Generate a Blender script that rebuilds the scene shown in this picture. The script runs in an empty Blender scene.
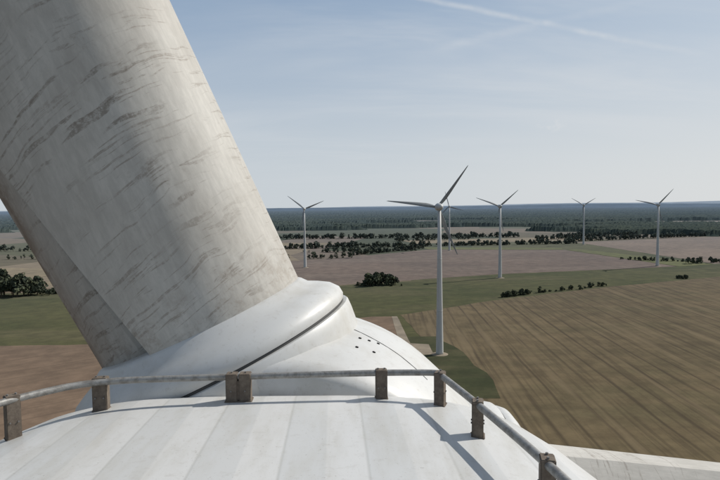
import bpy, bmesh, math, random
import numpy as np
from mathutils import Vector, Matrix, noise
random.seed(7); rng=np.random.default_rng(7)
S=bpy.context.scene
CZ=100.0
# ------------------------------------------------------------ helpers
def link(o,parent=None):
    S.collection.objects.link(o)
    if parent: o.parent=parent
    return o
def empty(name,loc=(0,0,0),rot=0):
    e=bpy.data.objects.new(name,None); e.location=loc; e.rotation_euler=(0,0,rot); return link(e)
def mesh_obj(name,verts,faces,mat=None,smooth=False,parent=None):
    m=bpy.data.meshes.new(name); m.from_pydata([tuple(v) for v in verts],[],[tuple(f) for f in faces]); m.update()
    if smooth: m.polygons.foreach_set('use_smooth',[True]*len(m.polygons))
    o=bpy.data.objects.new(name,m)
    if mat: m.materials.append(mat)
    return link(o,parent)
def loft(rings,close_start=True,close_end=True):
    n=len(rings[0]); V=[p for r in rings for p in r]; F=[]
    for i in range(len(rings)-1):
        for j in range(n):
            k=(j+1)%n
            F.append((i*n+j,i*n+k,(i+1)*n+k,(i+1)*n+j))
    if close_start: F.append(tuple(range(n-1,-1,-1)))
    if close_end: F.append(tuple((len(rings)-1)*n+j for j in range(n)))
    return V,F
def fixn(o):
    bm=bmesh.new(); bm.from_mesh(o.data); bmesh.ops.recalc_face_normals(bm,faces=bm.faces); bm.to_mesh(o.data); bm.free()
def revolve(profile,n,fn):
    """profile (s,r); fn(s,r*cos,r*sin)->point"""
    rings=[[fn(s,r*math.cos(2*math.pi*j/n),r*math.sin(2*math.pi*j/n)) for j in range(n)] for s,r in profile]
    return loft(rings)
def tube(pts,r,n=10):
    pts=[Vector(p) for p in pts]; rings=[]
    for i,p in enumerate(pts):
        t=(pts[min(i+1,len(pts)-1)]-pts[max(i-1,0)]).normalized()
        up=Vector((0,0,1)) if abs(t.z)<.9 else Vector((1,0,0))
        a=t.cross(up).normalized(); b=a.cross(t)
        rings.append([p+a*r*math.cos(2*math.pi*j/n)+b*r*math.sin(2*math.pi*j/n) for j in range(n)])
    return loft(rings)
def join_geo(parts):
    V=[];F=[]
    for v,f in parts:
        o=len(V); V+=list(v); F+=[tuple(i+o for i in q) for q in f]
    return V,F
# ------------------------------------------------------------ material helpers
class NT:
    def __init__(s,name,rough=.6,spec=.3):
        s.m=bpy.data.materials.new(name); s.m.use_nodes=True; s.t=s.m.node_tree
        s.b=s.t.nodes['Principled BSDF']; s.b.inputs['Roughness'].default_value=rough
        s.b.inputs['Specular IOR Level'].default_value=spec
        if spec<=.1:      # matt surfaces: plain diffuse is enough
            s.t.nodes.remove(s.b); d=s.t.nodes.new('ShaderNodeBsdfDiffuse'); s.d=d; s.b=None
            s.t.links.new(d.outputs[0],s.t.nodes['Material Output'].inputs[0])
    def n(s,typ,**kw):
        x=s.t.nodes.new(typ)
        for k,v in kw.items(): setattr(x,k,v)
        return x
    def l(s,a,b): s.t.links.new(a,b)
    def val(s,sock,v):
        if isinstance(v,bpy.types.NodeSocket): s.l(v,sock)
        else: sock.default_value=v
    def math(s,op,a,b=0.0,c=None,clamp=False):
        x=s.n('ShaderNodeMath',operation=op); x.use_clamp=clamp
        s.val(x.inputs[0],a); s.val(x.inputs[1],b)
        if c is not None: s.val(x.inputs[2],c)
        return x.outputs[0]
    def mix(s,f,a,b,mode='MIX'):
        x=s.n('ShaderNodeMix',data_type='RGBA',blend_type=mode)
        s.val(x.inputs[0],f); 
        for i,v in ((6,a),(7,b)):
            if isinstance(v,bpy.types.NodeSocket): s.l(v,x.inputs[i])
            else: x.inputs[i].default_value=(*v,1)
        return x.outputs[2]
    def pos(s): return s.n('ShaderNodeNewGeometry').outputs['Position']
    def obj(s): return s.n('ShaderNodeTexCoord').outputs['Object']
    def map(s,v,scale=(1,1,1),rot=(0,0,0),loc=(0,0,0)):
        x=s.n('ShaderNodeMapping'); s.l(v,x.inputs[0]); x.inputs['Scale'].default_value=scale
        x.inputs['Rotation'].default_value=rot; x.inputs['Location'].default_value=loc; return x.outputs[0]
    def noise(s,v,scale,detail=4,rough=.55,dist=0):
        x=s.n('ShaderNodeTexNoise'); s.l(v,x.inputs['Vector']); x.inputs['Scale'].default_value=scale
        x.inputs['Detail'].default_value=detail; x.inputs['Roughness'].default_value=rough
        x.inputs['Distortion'].default_value=dist; return x.outputs['Fac']
    def rng(s,v,a,b,c=0.,d=1.,smooth=True):
        x=s.n('ShaderNodeMapRange'); x.interpolation_type='SMOOTHSTEP' if smooth else 'LINEAR'
        s.l(v,x.inputs[0])
        for i,k in enumerate((a,b,c,d)): x.inputs[i+1].default_value=k
        return x.outputs[0]
    def xyz(s,v):
        x=s.n('ShaderNodeSeparateXYZ'); s.l(v,x.inputs[0]); return x.outputs
    def haze(s,col,L=8000.,hc=(.24,.29,.355),mx=.92):  # aerial haze painted into the base colour, stronger with distance from the origin
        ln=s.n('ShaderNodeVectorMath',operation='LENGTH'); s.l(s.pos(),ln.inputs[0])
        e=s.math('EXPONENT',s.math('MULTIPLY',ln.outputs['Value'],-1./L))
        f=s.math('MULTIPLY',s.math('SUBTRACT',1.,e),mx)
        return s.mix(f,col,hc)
    def out(s,col,bump=None,strength=.3,dist=.02):
        tgt=s.b or s.d
        s.val(tgt.inputs[0],col if isinstance(col,bpy.types.NodeSocket) else (*col,1))
        if bump is not None:
            x=s.n('ShaderNodeBump'); x.inputs['Strength'].default_value=strength; x.inputs['Distance'].default_value=dist
            s.l(bump,x.inputs['Height']); s.l(x.outputs[0],tgt.inputs['Normal'])
        return s.m
def _grey(k,g):
    c=k.n('ShaderNodeCombineColor')
    for i in range(3): k.l(g,c.inputs[i])
    return c.outputs[0]

def field_mat(name,c1,c2,stripe=None,ang=0.,ds=.25,wide=14.,light=None,patch=None):
    k=NT(name,.95,.05); p=k.pos()
    f=k.rng(k.noise(p,.006,4,.6),.35,.65)
    col=k.mix(f,c1,c2)
    if patch:
        f2=k.rng(k.noise(k.map(p,(.4,1.6,1),(0,0,-.25)),.008,4,.65),.48,.64)
        col=k.mix(k.math('MULTIPLY',f2,.7),col,patch)
    g=k.rng(k.noise(p,.06,5,.7),.3,.7,.80,1.2)
    col=k.mix(1.,col,_grey(k,g),'MULTIPLY')
    if stripe:
        q=k.map(p,(1,1,1),(0,0,ang)); X=k.xyz(q)[0]
        wob=k.math('MULTIPLY',k.noise(q,.012,1),3.5)
        Xw=k.math('ADD',X,wob)
        t=k.math('PINGPONG',Xw,wide/2)
        line=k.rng(t,0.,1.5,1.,0.)
        br=k.rng(k.noise(k.map(q,(.16,.008,1)),1.,2),.32,.62,.3,1.)
        st=k.rng(k.noise(k.map(q,(.33,.010,1)),1.,3,.65),.46,.64)
        tot=k.math('ADD',k.math('MULTIPLY',line,br),k.math('MULTIPLY',st,.55),clamp=True)
        col=k.mix(k.math('MULTIPLY',tot,ds*2),col,stripe)
        if light:
            s2=k.rng(k.noise(k.map(q,(.10,.006,1),(0,0,0),(40,9,0)),1.,3,.6),.5,.68)
            col=k.mix(k.math('MULTIPLY',s2,.6),col,light)
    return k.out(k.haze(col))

# ------------------------------------------------------------ ground
def m_ground():
    k=NT('far_ground_mat',.95,.05); p=k.pos()
    q=k.map(p,(1/420.,1/700.,0),(0,0,.35))
    v=k.n('ShaderNodeTexVoronoi'); v.distance='CHEBYCHEV'; k.l(q,v.inputs['Vector']); v.inputs['Scale'].default_value=1.; v.inputs['Randomness'].default_value=.85
    r=k.n('ShaderNodeSeparateColor'); k.l(v.outputs['Color'],r.inputs[0])
    ramp=k.n('ShaderNodeValToRGB'); ramp.color_ramp.interpolation='CONSTANT'; k.l(r.outputs[0],ramp.inputs[0])
    cs=[(0,(.062,.064,.028)),(.18,(.15,.115,.075)),(.36,(.085,.08,.036)),(.52,(.19,.15,.10)),(.66,(.11,.090,.052)),(.82,(.055,.058,.026)),(.9,(.14,.11,.08))]
    el=ramp.color_ramp.elements
    el[0].position=0; el[0].color=(*cs[0][1],1); el[1].position=cs[1][0]; el[1].color=(*cs[1][1],1)
    for a,b in cs[2:]:
        e=el.new(a); e.color=(*b,1)
    g=k.rng(k.noise(p,.03,4,.7),.3,.7,.85,1.15)
    col=k.mix(1.,ramp.outputs[0],_grey(k,g),'MULTIPLY')
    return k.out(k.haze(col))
R=60000
rings=[0,300,1500,5000,15000,R]; V=[(0,0,0)];F=[];n=48
for r in rings[1:]:
    for j in range(n): V.append((r*math.cos(2*math.pi*j/n),r*math.sin(2*math.pi*j/n),0))
for j in range(n): F.append((0,1+j,1+(j+1)%n))
for i in range(len(rings)-2):
    for j in range(n):
        a=1+i*n+j;b=1+i*n+(j+1)%n; F.append((a,a+n,b+n,b))
mesh_obj('ground',V,F,m_ground())

def ragged(pts,amp=2.2,step=14):
    out=[]
    for i,p in enumerate(pts):
        q=pts[(i+1)%len(pts)]; L=math.hypot(q[0]-p[0],q[1]-p[1]); m=int(min(90,max(1,L/step)))
        nx,ny=-(q[1]-p[1])/L,(q[0]-p[0])/L
        for j in range(m):
            t=j/m; x=p[0]+(q[0]-p[0])*t; y=p[1]+(q[1]-p[1])*t
            d=0 if j==0 else amp*noise.noise(Vector((x*.03,y*.03,1)))+amp*.5*noise.noise(Vector((x*.15,y*.15,4)))
            out.append((x+nx*d,y+ny*d))
    return out
def poly(name,pts,z,mat,amp=2.2):
    pts=ragged(pts,amp) if amp else pts
    return mesh_obj(name,[(x,y,z) for x,y in pts],[tuple(range(len(pts)))],mat)
green=field_mat('meadow_green',(.056,.058,.021),(.080,.074,.030),(.045,.048,.018),1.2,.3,18,None,(.098,.084,.042))
poly('meadow',[(-1500,620),(-430,672),(-38,705),(201,806),(524,893),(1500,1190),(1500,-400),(-1500,-400)],.10,green,4)
plow=field_mat('ploughed_soil',(.150,.111,.086),(.120,.091,.072),(.100,.077,.062),-.5,.25,20,None,(.165,.128,.10))
poly('ploughed_field',[(-230,700),(-38,712),(201,813),(505,888),(455,1240),(160,1290),(-60,1080),(-200,1010)],.14,plow)
olive=field_mat('stubble_tan',(.130,.097,.053),(.108,.082,.045),(.058,.043,.025),math.radians(2.2),.40,13,(.160,.121,.070),(.098,.080,.042))
poly('stubble_field',[(36,512),(148,591),(286,667),(484,757),(1100,1060),(1500,1200),(1500,-300),(62,-300),(58,312)],.18,olive)
dirt=field_mat('dry_earth',(.175,.120,.080),(.140,.098,.066),(.105,.074,.050),.9,.3,16)
poly('dirt_field',[(-900,395),(-190,412),(10,505),(33,505),(33,410),(24,290),(20,-200),(-900,-200)],.22,dirt)
pink=field_mat('pale_soil',(.19,.145,.11),(.155,.12,.092))
poly('pale_field',[(585,920),(575,1500),(2400,2100),(1700,1260)],.14,pink)
lime=field_mat('young_crop',(.115,.115,.045),(.10,.098,.04))
poly('crop_strip',[(508,888),(460,1240),(490,1260),(580,915)],.22,lime)
poly('crop_strip',[(160,1300),(455,1250),(470,1300),(150,1370)],.18,lime)
tan=field_mat('tan_stubble',(.22,.175,.11),(.18,.145,.092))
poly('tan_field',[(-900,820),(-500,790),(-440,930),(-900,1050)],.14,tan)
poly('tan_field',[(-430,740),(-300,760),(-300,880),(-470,900)],.14,tan)
poly('tan_field',[(150,1500),(700,1560),(650,1750),(120,1650)],.14,tan)
poly('tan_field',[(-500,1500),(-120,1450),(-60,1560),(-520,1680)],.14,tan)
gravel=field_mat('gravel',(.25,.205,.15),(.19,.16,.12))
poly('crane_pad',[(30,372),(49,372),(49,400),(36,404),(33,505),(28,505),(28,404)],.30,gravel,.8)
dkg=field_mat('rough_grass',(.040,.043,.018),(.062,.058,.026),None,0,.25,14,None,(.085,.07,.038))
poly('grass_verge',[(34,425),(60,425),(75,330),(72,285),(25,285)],.26,dkg,4.5)

# ------------------------------------------------------------ trees
def m_leaf(name,c1,c2,sc=.12):
    k=NT(name,.8,.1); p=k.pos()
    f=k.rng(k.noise(p,sc,3,.7),.35,.65)
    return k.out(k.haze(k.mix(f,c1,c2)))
leafm=m_leaf('foliage',(.028,.035,.015),(.068,.074,.030))
barkm=NT('bark',.9,.1).out((.07,.055,.04))
def tree_mass(name,trees):
    V=[];F=[];mi=[]
    for (x,y,h,r) in trees:
        base=len(V); n=6; tr=h*.022
        for t,s in ((0,1.3),(.35,.9),(.8,.3)):
            for j in range(n):
                a=j*math.tau/n; V.append((x+tr*s*math.cos(a),y+tr*s*math.sin(a),h*t))
        for i in range(2):
            for j in range(n):
                k=(j+1)%n; F.append((base+i*n+j,base+i*n+k,base+(i+1)*n+k,base+(i+1)*n+j)); mi.append(1)
        nl=random.randint(6,9); lobes=[]
        low=.16 if h<12 else .26
        for i in range(nl):
            a=random.random()*math.tau; rr=r*random.uniform(.15,.7); zz=h*random.uniform(low,.82)
            rr*=1.0 if zz<h*.62 else .5
            lobes.append((x+rr*math.cos(a),y+rr*math.sin(a),zz,r*random.uniform(.3,.55)))
            b=len(V); lx,ly,lz=lobes[-1][:3]; z0=h*.3
            V+= [(x-.12,y,z0),(x+.12,y,z0),(lx,ly,lz),(x,y+.15,z0)]; F+= [(b,b+1,b+2),(b+1,b+3,b+2)]; mi+=[1,1]
        nf=int(260 if h>14 and y<800 else 150 if y<1200 else 80)
        for i in range(nf):
            lx,ly,lz,lr=random.choice(lobes)
            d=Vector((random.gauss(0,1),random.gauss(0,1),random.gauss(0,1))).normalized()
            rad=lr*random.uniform(.55,1.12)
            c=Vector((lx,ly,max(lz,h*.12)))+Vector((d.x*rad,d.y*rad,d.z*rad*.85))
            if c.z<.4: c.z=.4+random.random()
            s=r*random.uniform(.08,.2)*(1.3 if nf<120 else 1)
            nn=(d+Vector((random.gauss(0,.5),random.gauss(0,.5),random.gauss(0,.5)))).normalized()
            t=nn.orthogonal().normalized(); t.rotate(Matrix.Rotation(random.random()*6.28,3,nn)); bb=nn.cross(t)
            b=len(V); V+=[c-t*s-bb*s*.7,c+t*s*.8-bb*s,c+t*s+bb*s*.8,c-t*s*.7+bb*s]
            F.append((b,b+1,b+2,b+3)); mi.append(0)
    o=mesh_obj(name,V,F); o.data.materials.append(leafm); o.data.materials.append(barkm)
    o.data.polygons.foreach_set('material_index',mi); return o
def row(p0,p1,n,h,jit=6,w=.42,gap=0.):
    out=[]
    for i in range(n):
        t=(i+random.random())/n
        if noise.noise(Vector((p0[0]*.1+t*6,p0[1],3)))<gap-.5: continue
        hh=h*random.choice((.35,.55,.75,.9,1.0,1.15))*random.uniform(.85,1.1)
        out.append((p0[0]+(p1[0]-p0[0])*t+random.gauss(0,jit),p0[1]+(p1[1]-p0[1])*t+random.gauss(0,jit),hh,max(2.2,hh*w*random.uniform(.8,1.25))))
    return out
def clump(c,n,sx,sy,h,w=.42):
    return [(c[0]+random.gauss(0,sx),c[1]+random.gauss(0,sy),(hh:=h*random.uniform(.45,1.1)),hh*w) for _ in range(n)]
tree_mass('bushes',row((150,603),(215,640),30,6.5,1.8,.6,.35)+row((218,640),(300,682),14,5.5,1.5,.6,.35))
tree_mass('tree_grove',clump((28,712),15,9,5,17,.46)+clump((6,705),5,4,3,9,.6)+clump((30,704),12,14,3,6,.6))
tree_mass('bushes',clump((428,742),6,4,3,7,.6))
tree_mass('bushes',clump((600,940),9,18,6,11,.55)+clump((560,930),6,7,4,12,.5)+row((470,1010),(560,960),20,7,3,.6,.1))
T=clump((-406,650),9,9,10,34,.34)+clump((-385,655),8,7,7,22,.42)+clump((-362,665),8,8,6,12,.5)+clump((-352,690),5,5,6,14,.45)+clump((-440,690),14,20,14,28,.36)
tree_mass('tree_grove',T)
T=row((-420,1050),(-20,1100),70,11,3,.5,.2)+row((-20,1150),(150,1330),60,13,2.5,.5,.05)+row((-380,1330),(160,1400),170,14,3.5,.5,.05)
T+=row((-120,1240),(130,1260),50,11,3,.5,.25)
tree_mass('hedgerow_trees',T)
T=row((150,1400),(560,1440),130,13,3,.5,.12)+row((-600,1800),(500,1760),280,16,6,.5,.05)+row((100,1600),(330,1680),50,15,4)
tree_mass('hedgerow_trees',T)
T=row((560,1520),(1700,1950),260,15,5,.5,.08)+row((500,1600),(900,1800),90,17,5)+row((-1400,1100),(-500,1150),100,14,4)+row((-1300,1400),(-450,1350),90,16,4)
tree_mass('hedgerow_trees',T)

# forest canopy (bumpy sheet of crowns)
def forest():
    na=760; a0=math.radians(-46); a1=math.radians(46)
    rad=[1950]; 
    while rad[-1]<16000: rad.append(rad[-1]*1.0098)
    nr=len(rad); H=np.zeros((nr,na)); P=np.zeros((nr,na,2))
    for i,r in enumerate(rad):
        for j in range(na):
            a=a0+(a1-a0)*j/(na-1); x=r*math.sin(a); y=r*math.cos(a); P[i,j]=(x,y)
            m=noise.noise(Vector((x/1000.,y/420.,1.3)))+.4*noise.noise(Vector((x/330.,y/140.,7.)))
            th=.24-(r-1950)/2600.
            if m>th:
                e=min(1.,(m-th)/.04)
                H[i,j]=e*(16+6*noise.noise(Vector((x/170,y/170,5)))) + 5.0*(random.random()-.35)+3.5*noise.noise(Vector((x/14,y/14,0)))
    V=[(P[i,j,0],P[i,j,1],max(H[i,j],0)-.5*(H[i,j]<=0)) for i in range(nr) for j in range(na)]
    F=[]
    for i in range(nr-1):
        for j in range(na-1):
            if H[i,j]>0 or H[i+1,j]>0 or H[i,j+1]>0 or H[i+1,j+1]>0:
                F.append((i*na+j,i*na+j+1,(i+1)*na+j+1,(i+1)*na+j))
    used=sorted({k for f in F for k in f}); mp={u:i for i,u in enumerate(used)}
    k=NT('forest_canopy',.95,.0); p=k.pos()
    f=k.rng(k.noise(p,.02,4,.8),.35,.65)
    g=k.rng(k.noise(p,.0012,3,.6),.4,.6)
    col=k.mix(g,k.mix(f,(.013,.019,.010),(.028,.036,.017)),k.mix(f,(.019,.026,.013),(.042,.048,.023)))
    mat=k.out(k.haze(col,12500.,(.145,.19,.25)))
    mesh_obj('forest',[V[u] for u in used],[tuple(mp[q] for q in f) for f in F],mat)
forest()
# distant hills
def hills(name,r,h0,h1,seed,col):
    n=300; V=[];F=[]
    for j in range(n):
        a=math.radians(-60+120*j/(n-1))
        w=max(0,noise.noise(Vector((a*4.,seed,0)))+.35+.5*math.sin(a*1.5))
        z=h0+h1*w+6*noise.noise(Vector((a*60,seed,2)))
        for rr,zz in ((r-2500,-5),(r-800,z*.75),(r,z),(r+2500,-5)):
            V.append((rr*math.sin(a),rr*math.cos(a),zz))
    for j in range(n-1):
        for i in range(3): F.append((j*4+i,(j+1)*4+i,(j+1)*4+i+1,j*4+i+1))
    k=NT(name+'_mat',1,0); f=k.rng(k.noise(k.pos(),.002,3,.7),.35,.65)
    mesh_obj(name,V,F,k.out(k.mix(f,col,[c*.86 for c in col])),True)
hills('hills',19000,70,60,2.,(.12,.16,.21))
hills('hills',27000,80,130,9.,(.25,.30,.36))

# ------------------------------------------------------------ distant turbines
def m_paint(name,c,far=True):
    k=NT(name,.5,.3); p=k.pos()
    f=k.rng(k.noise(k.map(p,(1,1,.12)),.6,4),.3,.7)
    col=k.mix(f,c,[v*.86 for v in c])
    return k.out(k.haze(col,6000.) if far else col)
tower_m=m_paint('tower_paint',(.50,.50,.48)); bl_m=m_paint('blade_backlit_grey',(.24,.25,.25))  # distant blades: backlit darkness put into their dark grey base colour
def airfoil_ring(s,chord,th,tw,n=16,off=.3):
    r=[]
    for j in range(n):
        a=math.tau*j/n; cx=math.cos(a); cy=math.sin(a)
        X=(cx*.5+.5-off)*chord; Y=cy*.5*th*(0.35+.65*(1-max(0,cx))**.6 if cx>0 else 1)
        r.append((X*math.cos(tw)-Y*math.sin(tw),X*math.sin(tw)+Y*math.cos(tw),s))
    return r
def small_blade():
    st=[(.8,1.7,1.7,.0,.5),(2.5,1.8,1.6,.2,.47),(5,2.8,1.0,.30,.35),(8,3.1,.75,.25,.32),(14,2.5,.5,.16,.3),(22,1.7,.3,.09,.3),(30,1.0,.16,.04,.3),(34,.6,.09,.02,.3),(35.3,.12,.03,0,.3)]
    return loft([airfoil_ring(s,c,t,w+.25,16,o) for s,c,t,w,o in st])
SB=small_blade()
def turbine(x,y,hub,ang,yaw):
    e=empty('wind_turbine',(x,y,0),yaw)
    prof=[(0,2.55),(2,2.5),(hub*.3,2.05),(hub*.65,1.55),(hub-2.2,1.05)]
    V,F=revolve(prof,24,lambda s,a,b:(a,b,s)); mesh_obj('tower',V,F,tower_m,True,e)
    for zz in (hub*.3,hub*.65):
        V,F=revolve([(zz-.15,2.13 if zz<hub/2 else 1.62),(zz+.15,2.13 if zz<hub/2 else 1.62)],24,lambda s,a,b:(a,b,s)); mesh_obj('flange',V,F,tower_m,True,e)
    pr=[(-4.6,.1),(-4.4,.8),(-3.6,1.5),(-2,2.1),(0,2.45),(2.2,2.6),(2.5,2.5)]
    V,F=revolve(pr,24,lambda s,a,b:(a,s,hub+b)); mesh_obj('nacelle',V,F,tower_m,True,e)
    pr=[(2.65,2.2),(3.2,2.35),(4.5,2.1),(5.6,1.3),(6.1,.3)]
    V,F=revolve(pr,24,lambda s,a,b:(a,s,hub+b)); mesh_obj('spinner',V,F,tower_m,True,e)
    for i in range(3):
        o=mesh_obj('blade_%d'%(i+1),SB[0],SB[1],bl_m,True,e); o.location=(0,3.7,hub); o.rotation_euler=(0,math.radians(ang+120*i),0)
    V,F=revolve([(-.2,7),(.5,5),(.6,2.8)],24,lambda s,a,b:(a,b,s)); mesh_obj('foundation',V,F,gravel,False,e)
    return e
turbine(53,373,99.5,37,math.radians(8))
turbine(-92,930,98,-52,.05)
turbine(193,770,99,50,.1)
turbine(200,1250,99,-15,.1)
turbine(560,1400,99,60,.0)
turbine(478,897,98.5,43,-.1)

# ------------------------------------------------------------ own turbine
HX,HY,HZ=-.65,5.5,CZ-3.1
own=empty('wind_turbine')
def m_nacelle():
    k=NT('nacelle_paint',.42,.35); p=k.pos(); X=k.xyz(p)[0]; Y=k.xyz(p)[1]
    Xs=k.math('ADD',X,k.math('MULTIPLY',Y,.045))
    c=k.math('MULTIPLY',k.math('ADD',Xs,10.42),1/.46)
    fr=k.math('FRACT',c)
    band=k.rng(fr,.5,.53,0.,1.)
    edge=k.rng(k.math('PINGPONG',c,.5),0.,.03,1.,0.)
    dirt=k.rng(k.noise(k.map(p,(3,.6,3)),1.6,5,.65),.40,.72)
    spots=k.rng(k.noise(p,14,5,.75),.52,.70)
    speck=k.rng(k.noise(p,70,2,.7),.66,.72)
    col=k.mix(band,(.50,.505,.50),(.55,.55,.54))
    col=k.mix(k.math('MULTIPLY',edge,.45),col,(.34,.34,.32))
    col=k.mix(k.math('MULTIPLY',dirt,.5),col,(.39,.375,.33))
    col=k.mix(k.math('MULTIPLY',spots,.25),col,(.32,.30,.26))
    col=k.mix(k.math('MULTIPLY',speck,.5),col,(.2,.18,.15))
    return k.out(col)
nac_m=m_nacelle()
def m_spin():
    k=NT('spinner_paint',.42,.4); p=k.pos()
    d=k.rng(k.noise(p,1.7,5,.65),.42,.70); s=k.rng(k.noise(p,18,5,.75),.54,.70)
    col=k.mix(k.math('MULTIPLY',d,.6),(.55,.55,.535),(.43,.41,.365))
    col=k.mix(k.math('MULTIPLY',s,.3),col,(.31,.28,.24))
    return k.out(col)
spin_m=m_spin()
dark_m=NT('dark_gap',.8,.1).out((.03,.03,.03))
seam_shade_m=NT('seam_and_gap_shade',.8,.1).out((.10,.10,.098))  # dark panel seam colour; also paints the shade in the collar groove
def superring(y,a,b,n=120,e=4.):
    r=[]
    for j in range(n):
        t=math.tau*j/n; c=math.cos(t); s=math.sin(t)
        r.append((HX+a*math.copysign(abs(c)**(2/e),c), y, HZ+b*math.copysign(abs(s)**(2/e),s)))
    return r
st=[(-7,.3,.3,2),(-6.8,1,1,2.3),(-6,1.7,1.4,2.6),(-4,2.4,1.72,3.2),(-2,2.75,1.80,3.8),(0,2.78,1.80,4),(1,2.74,1.79,4),(2,2.64,1.775,4),(3,2.48,1.755,4),(3.7,2.34,1.735,3.9),(4.0,2.26,1.72,3.8),(4.1,2.22,1.70,3.8),(4.16,2.16,1.66,3.8),(4.18,2.0,1.58,3.8)]
V,F=loft([superring(y,a,b,120,e) for y,a,b,e in st]); o=mesh_obj('nacelle',V,F,nac_m,True,own); fixn(o)
V,F=revolve([(4.1,1.6),(4.4,1.6)],64,lambda s,a,b:(HX+a,s,HZ+b)); fixn(mesh_obj('gap_ring',V,F,dark_m,True,own))
def spin_r(y):
    pts=[(4.24,1.80),(4.3,1.87),(4.6,1.96),(5.0,2.02),(5.5,2.05),(6.1,1.98),(6.8,1.72),(7.4,1.3),(7.9,.75),(8.15,.3),(8.2,.02)]
    for (a,ra),(b,rb) in zip(pts,pts[1:]):
        if a<=y<=b: return ra+(rb-ra)*(y-a)/(b-a)
    return pts[-1][1]
ys=[4.24,4.27,4.3,4.4,4.5,4.6,4.8,5,5.25,5.5,5.8,6.1,6.4,6.8,7.1,7.4,7.7,7.9,8.05,8.15,8.2]
V,F=revolve([(y,spin_r(y)) for y in ys],96,lambda s,a,b:(HX+a,s,HZ+b)); fixn(mesh_obj('spinner',V,F,spin_m,True,own))
def spt(y,phi,off=0.):
    r=spin_r(y)+off; f=math.radians(phi); return (HX+r*math.sin(f),y,HZ+r*math.cos(f))
V,F=tube([spt(5.3+(4.85-5.3)*t,12+26*t,.0) for t in [i/14 for i in range(15)]],.004,6); mesh_obj('panel_seam',V,F,seam_shade_m,True,own)
parts=[]
for (y,ph) in ((4.78,18),(4.80,22.5),(5.0,18.5),(5.02,21),(5.04,23.5)):
    a=Vector(spt(y,ph,-.01)); b=Vector(spt(y,ph,.006)); parts.append(tube([a,b],.014,10))
V,F=join_geo(parts); mesh_obj('spinner_bolts',V,F,dark_m,False,own)

def m_blade(name,gr):
    k=NT(name,.62,.25); o=k.obj()
    x,y,z=k.xyz(o)
    base=k.rng(k.noise(o,1.1,4,.6),.35,.7)
    col=k.mix(base,(.46,.445,.41),(.385,.365,.33)) if gr else k.mix(base,(.50,.48,.44),(.43,.41,.37))
    fine=k.rng(k.noise(k.map(o,(2,2,.5)),9,4,.75),.35,.7,.91,1.06)
    col=k.mix(1.,col,_grey(k,fine),'MULTIPLY')
    wp=k.n('ShaderNodeVectorMath',operation='ADD'); k.l(o,wp.inputs[0])
    nz=k.n('ShaderNodeTexNoise'); k.l(o,nz.inputs['Vector']); nz.inputs['Scale'].default_value=1.6; nz.inputs['Detail'].default_value=2
    sc=k.n('ShaderNodeVectorMath',operation='SCALE'); k.l(nz.outputs['Color'],sc.inputs[0]); sc.inputs['Scale'].default_value=.22
    k.l(sc.outputs[0],wp.inputs[1])
    q=k.map(wp.outputs[0],(1,1,1),(0,math.radians(15),0))
    q2=k.map(q,(1.5,1.5,12.))
    stn=k.noise(q2,1.0,4,.62,.15)
    thin=k.rng(stn,.57,.615)
    zone=k.rng(k.noise(o,.8,2,.55),.42,.56)
    xm=k.rng(k.math('ABSOLUTE',k.math('ADD',x,.05)),.55,1.05,1.,0.1)
    grain=k.rng(k.noise(o,22,4,.8),.36,.58,.15,1.)
    m=k.math('MULTIPLY',k.math('MULTIPLY',thin,zone),k.math('MULTIPLY',xm,grain))
    col=k.mix(k.math('MULTIPLY',m,.72),col,(.16,.135,.108))
    q3=k.map(q,(1.6,1.6,32.0)); f2=k.math('MULTIPLY',k.rng(k.noise(q3,1.,3,.6),.575,.63),k.rng(k.noise(o,1.3,2),.40,.58))
    f2=k.math('MULTIPLY',f2,grain)
    col=k.mix(k.math('MULTIPLY',f2,.55),col,(.18,.15,.12))
    b=k.math('MULTIPLY',k.rng(k.noise(o,3.2,6,.8),.58,.68),xm)
    col=k.mix(k.math('MULTIPLY',b,.26),col,(.22,.19,.155))
    if gr:
        g=k.math('MULTIPLY',k.rng(x,-.85,-1.18),k.rng(k.noise(o,3.,5,.75),.34,.60))
        col=k.mix(k.math('MULTIPLY',g,.75),col,(.15,.11,.08))
        g3=k.math('MULTIPLY',k.rng(z,2.9,2.2),k.rng(k.noise(o,5.,5,.75),.46,.62))
        col=k.mix(k.math('MULTIPLY',g3,.4),col,(.22,.18,.14))
    return k.out(col,k.noise(o,30,2),.10,.006)
blade_g=m_blade('blade_gelcoat_grimy',True); blade_c=m_blade('blade_gelcoat',False)
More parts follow.
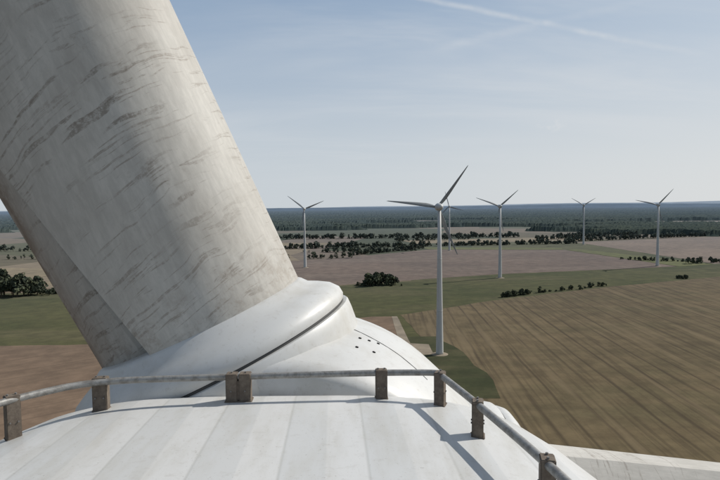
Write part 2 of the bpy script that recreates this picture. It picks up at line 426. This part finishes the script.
def big_blade():
    ss=[1.6,1.9,2.1,2.2,2.4,2.7,3,3.3,3.6,4,4.3,4.6,5,5.6,6.3,7,8,10,14,20,26,31,34,35,35.3]
    rings=[]
    for s in ss:
        t=min(1,max(0,(s-2.2)/5.)); u=max(0,(s-7)/28.3)
        Rr=(1.0+.02*t)*(1-u)+.12*u if s<35.2 else .05
        AE=(1.10+.085*max(0,s-2.2)) if s<7 else (1.51+.0)*(1-u)**.9+.2*(1-u)+.03
        B=(1.0*(1-t)+.8*t)*(1-u)**1.4+.03
        ac=-(.20+(s-2.2)*.295)
        ac=max(ac,-AE*.86)
        ck=1. if s<5 else max(0.,(7-s)/2)          # crease strength
        def top(a):
            q=(a/Rr) if a>0 else (a/AE)
            return B*math.sqrt(max(0,1-q*q))
        main=[]
        for i in range(36):
            th=math.acos(max(-1,ac/AE))*i/35
            a=Rr*math.cos(th) if th<math.pi/2 else AE*math.cos(th)
            main.append((a,B*math.sin(th)))
        bc=main[-1][1]
        pan=[]
        wd=AE+ac                                    # width left for the panel
        b0=bc-.24*min(1,wd/.5)-.05
        for i in range(16):
            if i==0: a=ac-.045
            elif i==1: a=ac-.08
            else: a=(ac-.08)+(-AE-(ac-.08))*(i-1)/14.
            g=min(1,max(0,(ac-.045-a)/(wd-.045)))
            bb=b0*(1-g)+.09*g
            bb+= .26*b0*math.sin(math.pi*g)*min(1,wd) - .06*math.exp(-((g-.05)/.07)**2)
            b=bb*ck+top(a)*(1-ck)
            pan.append((a,max(.03,b)))
        N=main+pan
        far=[((Rr if math.cos(math.pi*j/40)>0 else AE)*math.cos(math.pi*j/40),-B*math.sin(math.pi*j/40)) for j in range(39,0,-1)]
        rings.append([(a,-b,s) for a,b in N]+[(a,-b,s) for a,b in far])
    return loft(rings)
BV,BF=big_blade()
for i,(ang) in enumerate((-24,101.3,220)):
    o=mesh_obj('blade_%d'%(i+1),BV,BF,blade_g if i==0 else blade_c,True,own); fixn(o)
    o.location=(HX,HY,HZ); o.rotation_euler=(0,math.radians(ang),0)
    o.data.set_sharp_from_angle(angle=math.radians(24))
    prof=[(1.2,1.36),(1.70,1.40),(1.780,1.40),(1.798,1.39),(1.804,1.34),(1.822,1.34),(1.828,1.365),(1.86,1.378),(1.92,1.37),(1.99,1.31),(2.05,1.21),(2.10,1.11),(2.16,1.06),(2.19,1.02),(2.19,.9)]
    V,F=revolve(prof,96,lambda s,a,b:(a-.03,b,s)); c=mesh_obj('blade_collar_%d'%(i+1),V,F,spin_m,True,own); fixn(c)
    c.data.set_sharp_from_angle(angle=math.radians(50))
    c.location=(HX,HY,HZ); c.rotation_euler=(0,math.radians(ang),0)
    V,F=revolve([(1.800,1.352),(1.826,1.352)],96,lambda s,a,b:(a-.03,b,s)); c=mesh_obj('collar_gap_shade_%d'%(i+1),V,F,seam_shade_m,True,own)  # dark band put in for the shadow under the collar lip
    c.location=(HX,HY,HZ); c.rotation_euler=(0,math.radians(ang),0)
V,F=revolve([(0,2.6),(30,2.1),(65,1.6),(HZ-1.6,1.2)],48,lambda s,a,b:(HX+a,-1+b,s)); mesh_obj('tower',V,F,tower_m,True,own)

# ------------------------------------------------------------ guard rail on the roof
rail_e=empty('guard_rail')
k=NT('galvanised_pipe',.45,.5); k.b.inputs['Metallic'].default_value=.35
f=k.rng(k.noise(k.pos(),20,4,.7),.4,.65); pipe_m=k.out(k.mix(f,(.30,.295,.28),(.19,.18,.165)),k.noise(k.pos(),80,2),.1,.002)
k=NT('clamp_block',.8,.2); f=k.rng(k.noise(k.pos(),25,5,.75),.35,.65); block_m=k.out(k.mix(f,(.115,.092,.074),(.17,.14,.11)),k.noise(k.pos(),60,3),.3,.004)
k=NT('bolt_steel',.4,.5); bolt_m=k.out((.16,.15,.14))
zr=CZ-1.205
corners=[(-3.0,1.2),(-2.62,2.75),(-2.27,3.48),(-1.90,3.88),(-.877,3.95),(.144,4.01),(.53,4.00),(.56,3.96),(.70,3.36),(.86,2.58),(1.0,1.6),(1.1,.6)]
def zdeck(x,y):
    for (y0,a0,b0,e0),(y1,a1,b1,e1) in zip(st,st[1:]):
        if y0<=y<=y1:
            t=(y-y0)/(y1-y0); a=a0+(a1-a0)*t; b=b0+(b1-b0)*t; e=e0+(e1-e0)*t
            d=min(.999,abs(x-HX)/a); return HZ+b*(1-d**e)**(1/e)
    return HZ
def chaikin(P,it=2):
    for _ in range(it):
        Q=[P[0]]
        for a,b in zip(P,P[1:]): Q+= [tuple(a[i]*.8+b[i]*.2 for i in range(3)),tuple(a[i]*.2+b[i]*.8 for i in range(3))]
        Q.append(P[-1]); P=Q
    return P
path=chaikin([(x,y,zr) for x,y in corners],3)
V,F=tube(path,.023,14); fixn(mesh_obj('pipe',V,F,pipe_m,True,rail_e))
def block(x,y,ang,w=.085,d=.07,name='post'):
    zd=zdeck(x,y)
    o_=bmesh.new()
    def box(cx,cy,cz,sx,sy,sz):
        r=bmesh.ops.create_cube(o_,size=1.0)
        for v in r['verts']: v.co=Vector((v.co.x*sx+cx,v.co.y*sy+cy,v.co.z*sz+cz))
    top=zr+.027-zd
    if w<.12: box(0,0,top/2-.01,w,d,top+.02)
    else:
        for sx in (-1,1): box(sx*(w/4+.003),0,top/2-.01,w/2-.006,d,top+.02)
        box(0,0,top*.4,w*.7,d*.8,top*.7)
    box(0,0,.002,w*1.12,d*1.25,.012)
    bmesh.ops.bevel(o_,geom=list(o_.edges),offset=.005,segments=2,affect='EDGES')
    me=bpy.data.meshes.new(name); o_.to_mesh(me); o_.free(); me.materials.append(block_m)
    o=bpy.data.objects.new(name,me); link(o,rail_e); o.location=(x,y,zd); o.rotation_euler=(0,0,ang)
    P=[]
    for sx in (-w*.28,w*.28):
        P.append(tube([(sx,-d/2-.006,top*.4),(sx,d/2+.006,top*.4)],.006,6)); P.append(tube([(sx,0,top),(sx,0,top+.010)],.007,6))
    V,F=join_geo(P); b=mesh_obj('bolts',V,F,bolt_m,False,rail_e); b.location=(x,y,zd); b.rotation_euler=(0,0,ang)
block(-2.24,3.52,.8); block(-1.84,3.885,.1,.10); block(-.88,3.95,.05,.175,.085); block(.144,4.005,.03)
block(.56,3.93,1.2); block(.705,3.34,1.36); block(.868,2.56,1.37); block(1.0,1.6,1.45); block(-2.64,2.7,1.1)

# ------------------------------------------------------------ world + sun
el=math.radians(39); az=math.radians(63)   # az: to the right (east) of +Y
sd=Vector((math.sin(az)*math.cos(el),math.cos(az)*math.cos(el),math.sin(el)))
sun=bpy.data.lights.new('sun','SUN'); sun.energy=4.6; sun.angle=math.radians(.5); sun.color=(1,.95,.87)
so=bpy.data.objects.new('sun',sun); link(so); so.rotation_euler=sd.to_track_quat('Z','Y').to_euler(); so.location=(0,0,300)
w=bpy.data.worlds.new('World'); S.world=w; w.use_nodes=True; t=w.node_tree
class WN(NT):
    def __init__(s,t): s.t=t
k=WN(t)
sky=k.n('ShaderNodeTexSky'); sky.sky_type='NISHITA'; sky.sun_disc=False; sky.sun_elevation=el; sky.sun_rotation=az
sky.altitude=100; sky.air_density=1.0; sky.dust_density=1.0; sky.ozone_density=1.5
tc=k.n('ShaderNodeTexCoord').outputs['Generated']
x,y,z=k.xyz(tc)
zz=k.math('ADD',k.math('MAXIMUM',z,0.),.12)
cv=k.n('ShaderNodeCombineXYZ'); k.l(k.math('DIVIDE',x,zz),cv.inputs[0]); k.l(k.math('DIVIDE',y,zz),cv.inputs[1])
c1=k.noise(k.map(cv.outputs[0],(.35,1.1,1),(0,0,.35)),1.0,5,.62,.6)
c2=k.noise(cv.outputs[0],.35,1,.5)
cl=k.math('MULTIPLY',k.rng(c1,.38,.74),k.rng(c2,.32,.60))
cl=k.math('MULTIPLY',cl,k.rng(z,.0,.10))
jit=k.math('MULTIPLY',k.math('SUBTRACT',k.noise(tc,9,3),.5),.012)
br=k.rng(k.noise(tc,14,3,.7),.35,.65,.30,1.)
def contrail(d1,d2,wd,x0,x1,amp):
    n_=Vector(d1).cross(Vector(d2)).normalized()
    dp=k.n('ShaderNodeVectorMath',operation='DOT_PRODUCT'); k.l(tc,dp.inputs[0]); dp.inputs[1].default_value=n_
    dd=k.math('ADD',dp.outputs['Value'],jit)
    m=k.rng(k.math('ABSOLUTE',dd),0.,wd,1.,0.)
    m=k.math('MULTIPLY',m,k.math('MULTIPLY',k.rng(x,x0,x0+.06),k.rng(x,x1-.2,x1,1.,0.)))
    m=k.math('MULTIPLY',m,br)
    return k.math('MULTIPLY',k.math('MULTIPLY',m,k.rng(y,0.,.2)),amp)
ct=contrail((.0,1,.385),(.5,1,.282),.007,-.04,.58,.42)
ct2=contrail((.18,1,.285),(.45,1,.345),.010,.12,.50,.18)
ct=k.math('ADD',ct,ct2)
dv=k.n('ShaderNodeVectorMath',operation='DISTANCE'); k.l(k.map(tc,(1,1,2.0)),dv.inputs[0]); pv=Vector((.34,1,.140)).normalized(); dv.inputs[1].default_value=(pv.x,pv.y,pv.z*2)
pf=k.math('MULTIPLY',k.rng(dv.outputs['Value'],.004,.028,1.,0.),k.rng(k.noise(tc,60,3,.6),.40,.6))
tot=k.math('ADD',k.math('ADD',k.math('MULTIPLY',cl,.5),ct),k.math('MULTIPLY',pf,.6),clamp=True)
# milky haze: paler towards the horizon and towards the sun's side, thin on the far side of the sky
sx=k.rng(x,-.3,.75)
lowc=k.mix(sx,(7.0,7.6,8.1),(8.4,8.65,8.8))
highc=k.mix(sx,(3.7,5.1,7.0),(5.4,6.6,7.9))
tint=k.mix(k.rng(z,0.,.42),lowc,highc)
sdn=k.n('ShaderNodeVectorMath',operation='DOT_PRODUCT'); k.l(tc,sdn.inputs[0]); sdn.inputs[1].default_value=(math.sin(az),math.cos(az),0)
hz=k.math('MULTIPLY',k.rng(z,0.0,.70,.96,.42),k.rng(sdn.outputs['Value'],-.6,-.1,.15,1.))
col=k.mix(hz,sky.outputs[0],tint)
col=k.mix(tot,col,(8.2,8.5,8.8))
bg=t.nodes['Background']; k.l(col,bg.inputs[0]); bg.inputs[1].default_value=.083

# ------------------------------------------------------------ camera
cd=bpy.data.cameras.new('camera'); cam=bpy.data.objects.new('camera',cd); link(cam)
cd.lens=28; cd.sensor_width=36; cd.clip_start=.05; cd.clip_end=100000
M=Matrix.Translation((0,0,CZ))@Matrix.Rotation(math.radians(90-3.37),4,'X')@Matrix.Rotation(math.radians(-.6),4,'Z')
cam.matrix_world=M; S.camera=cam
S.view_settings.view_transform='Standard'; S.view_settings.look='None'; S.view_settings.exposure=0
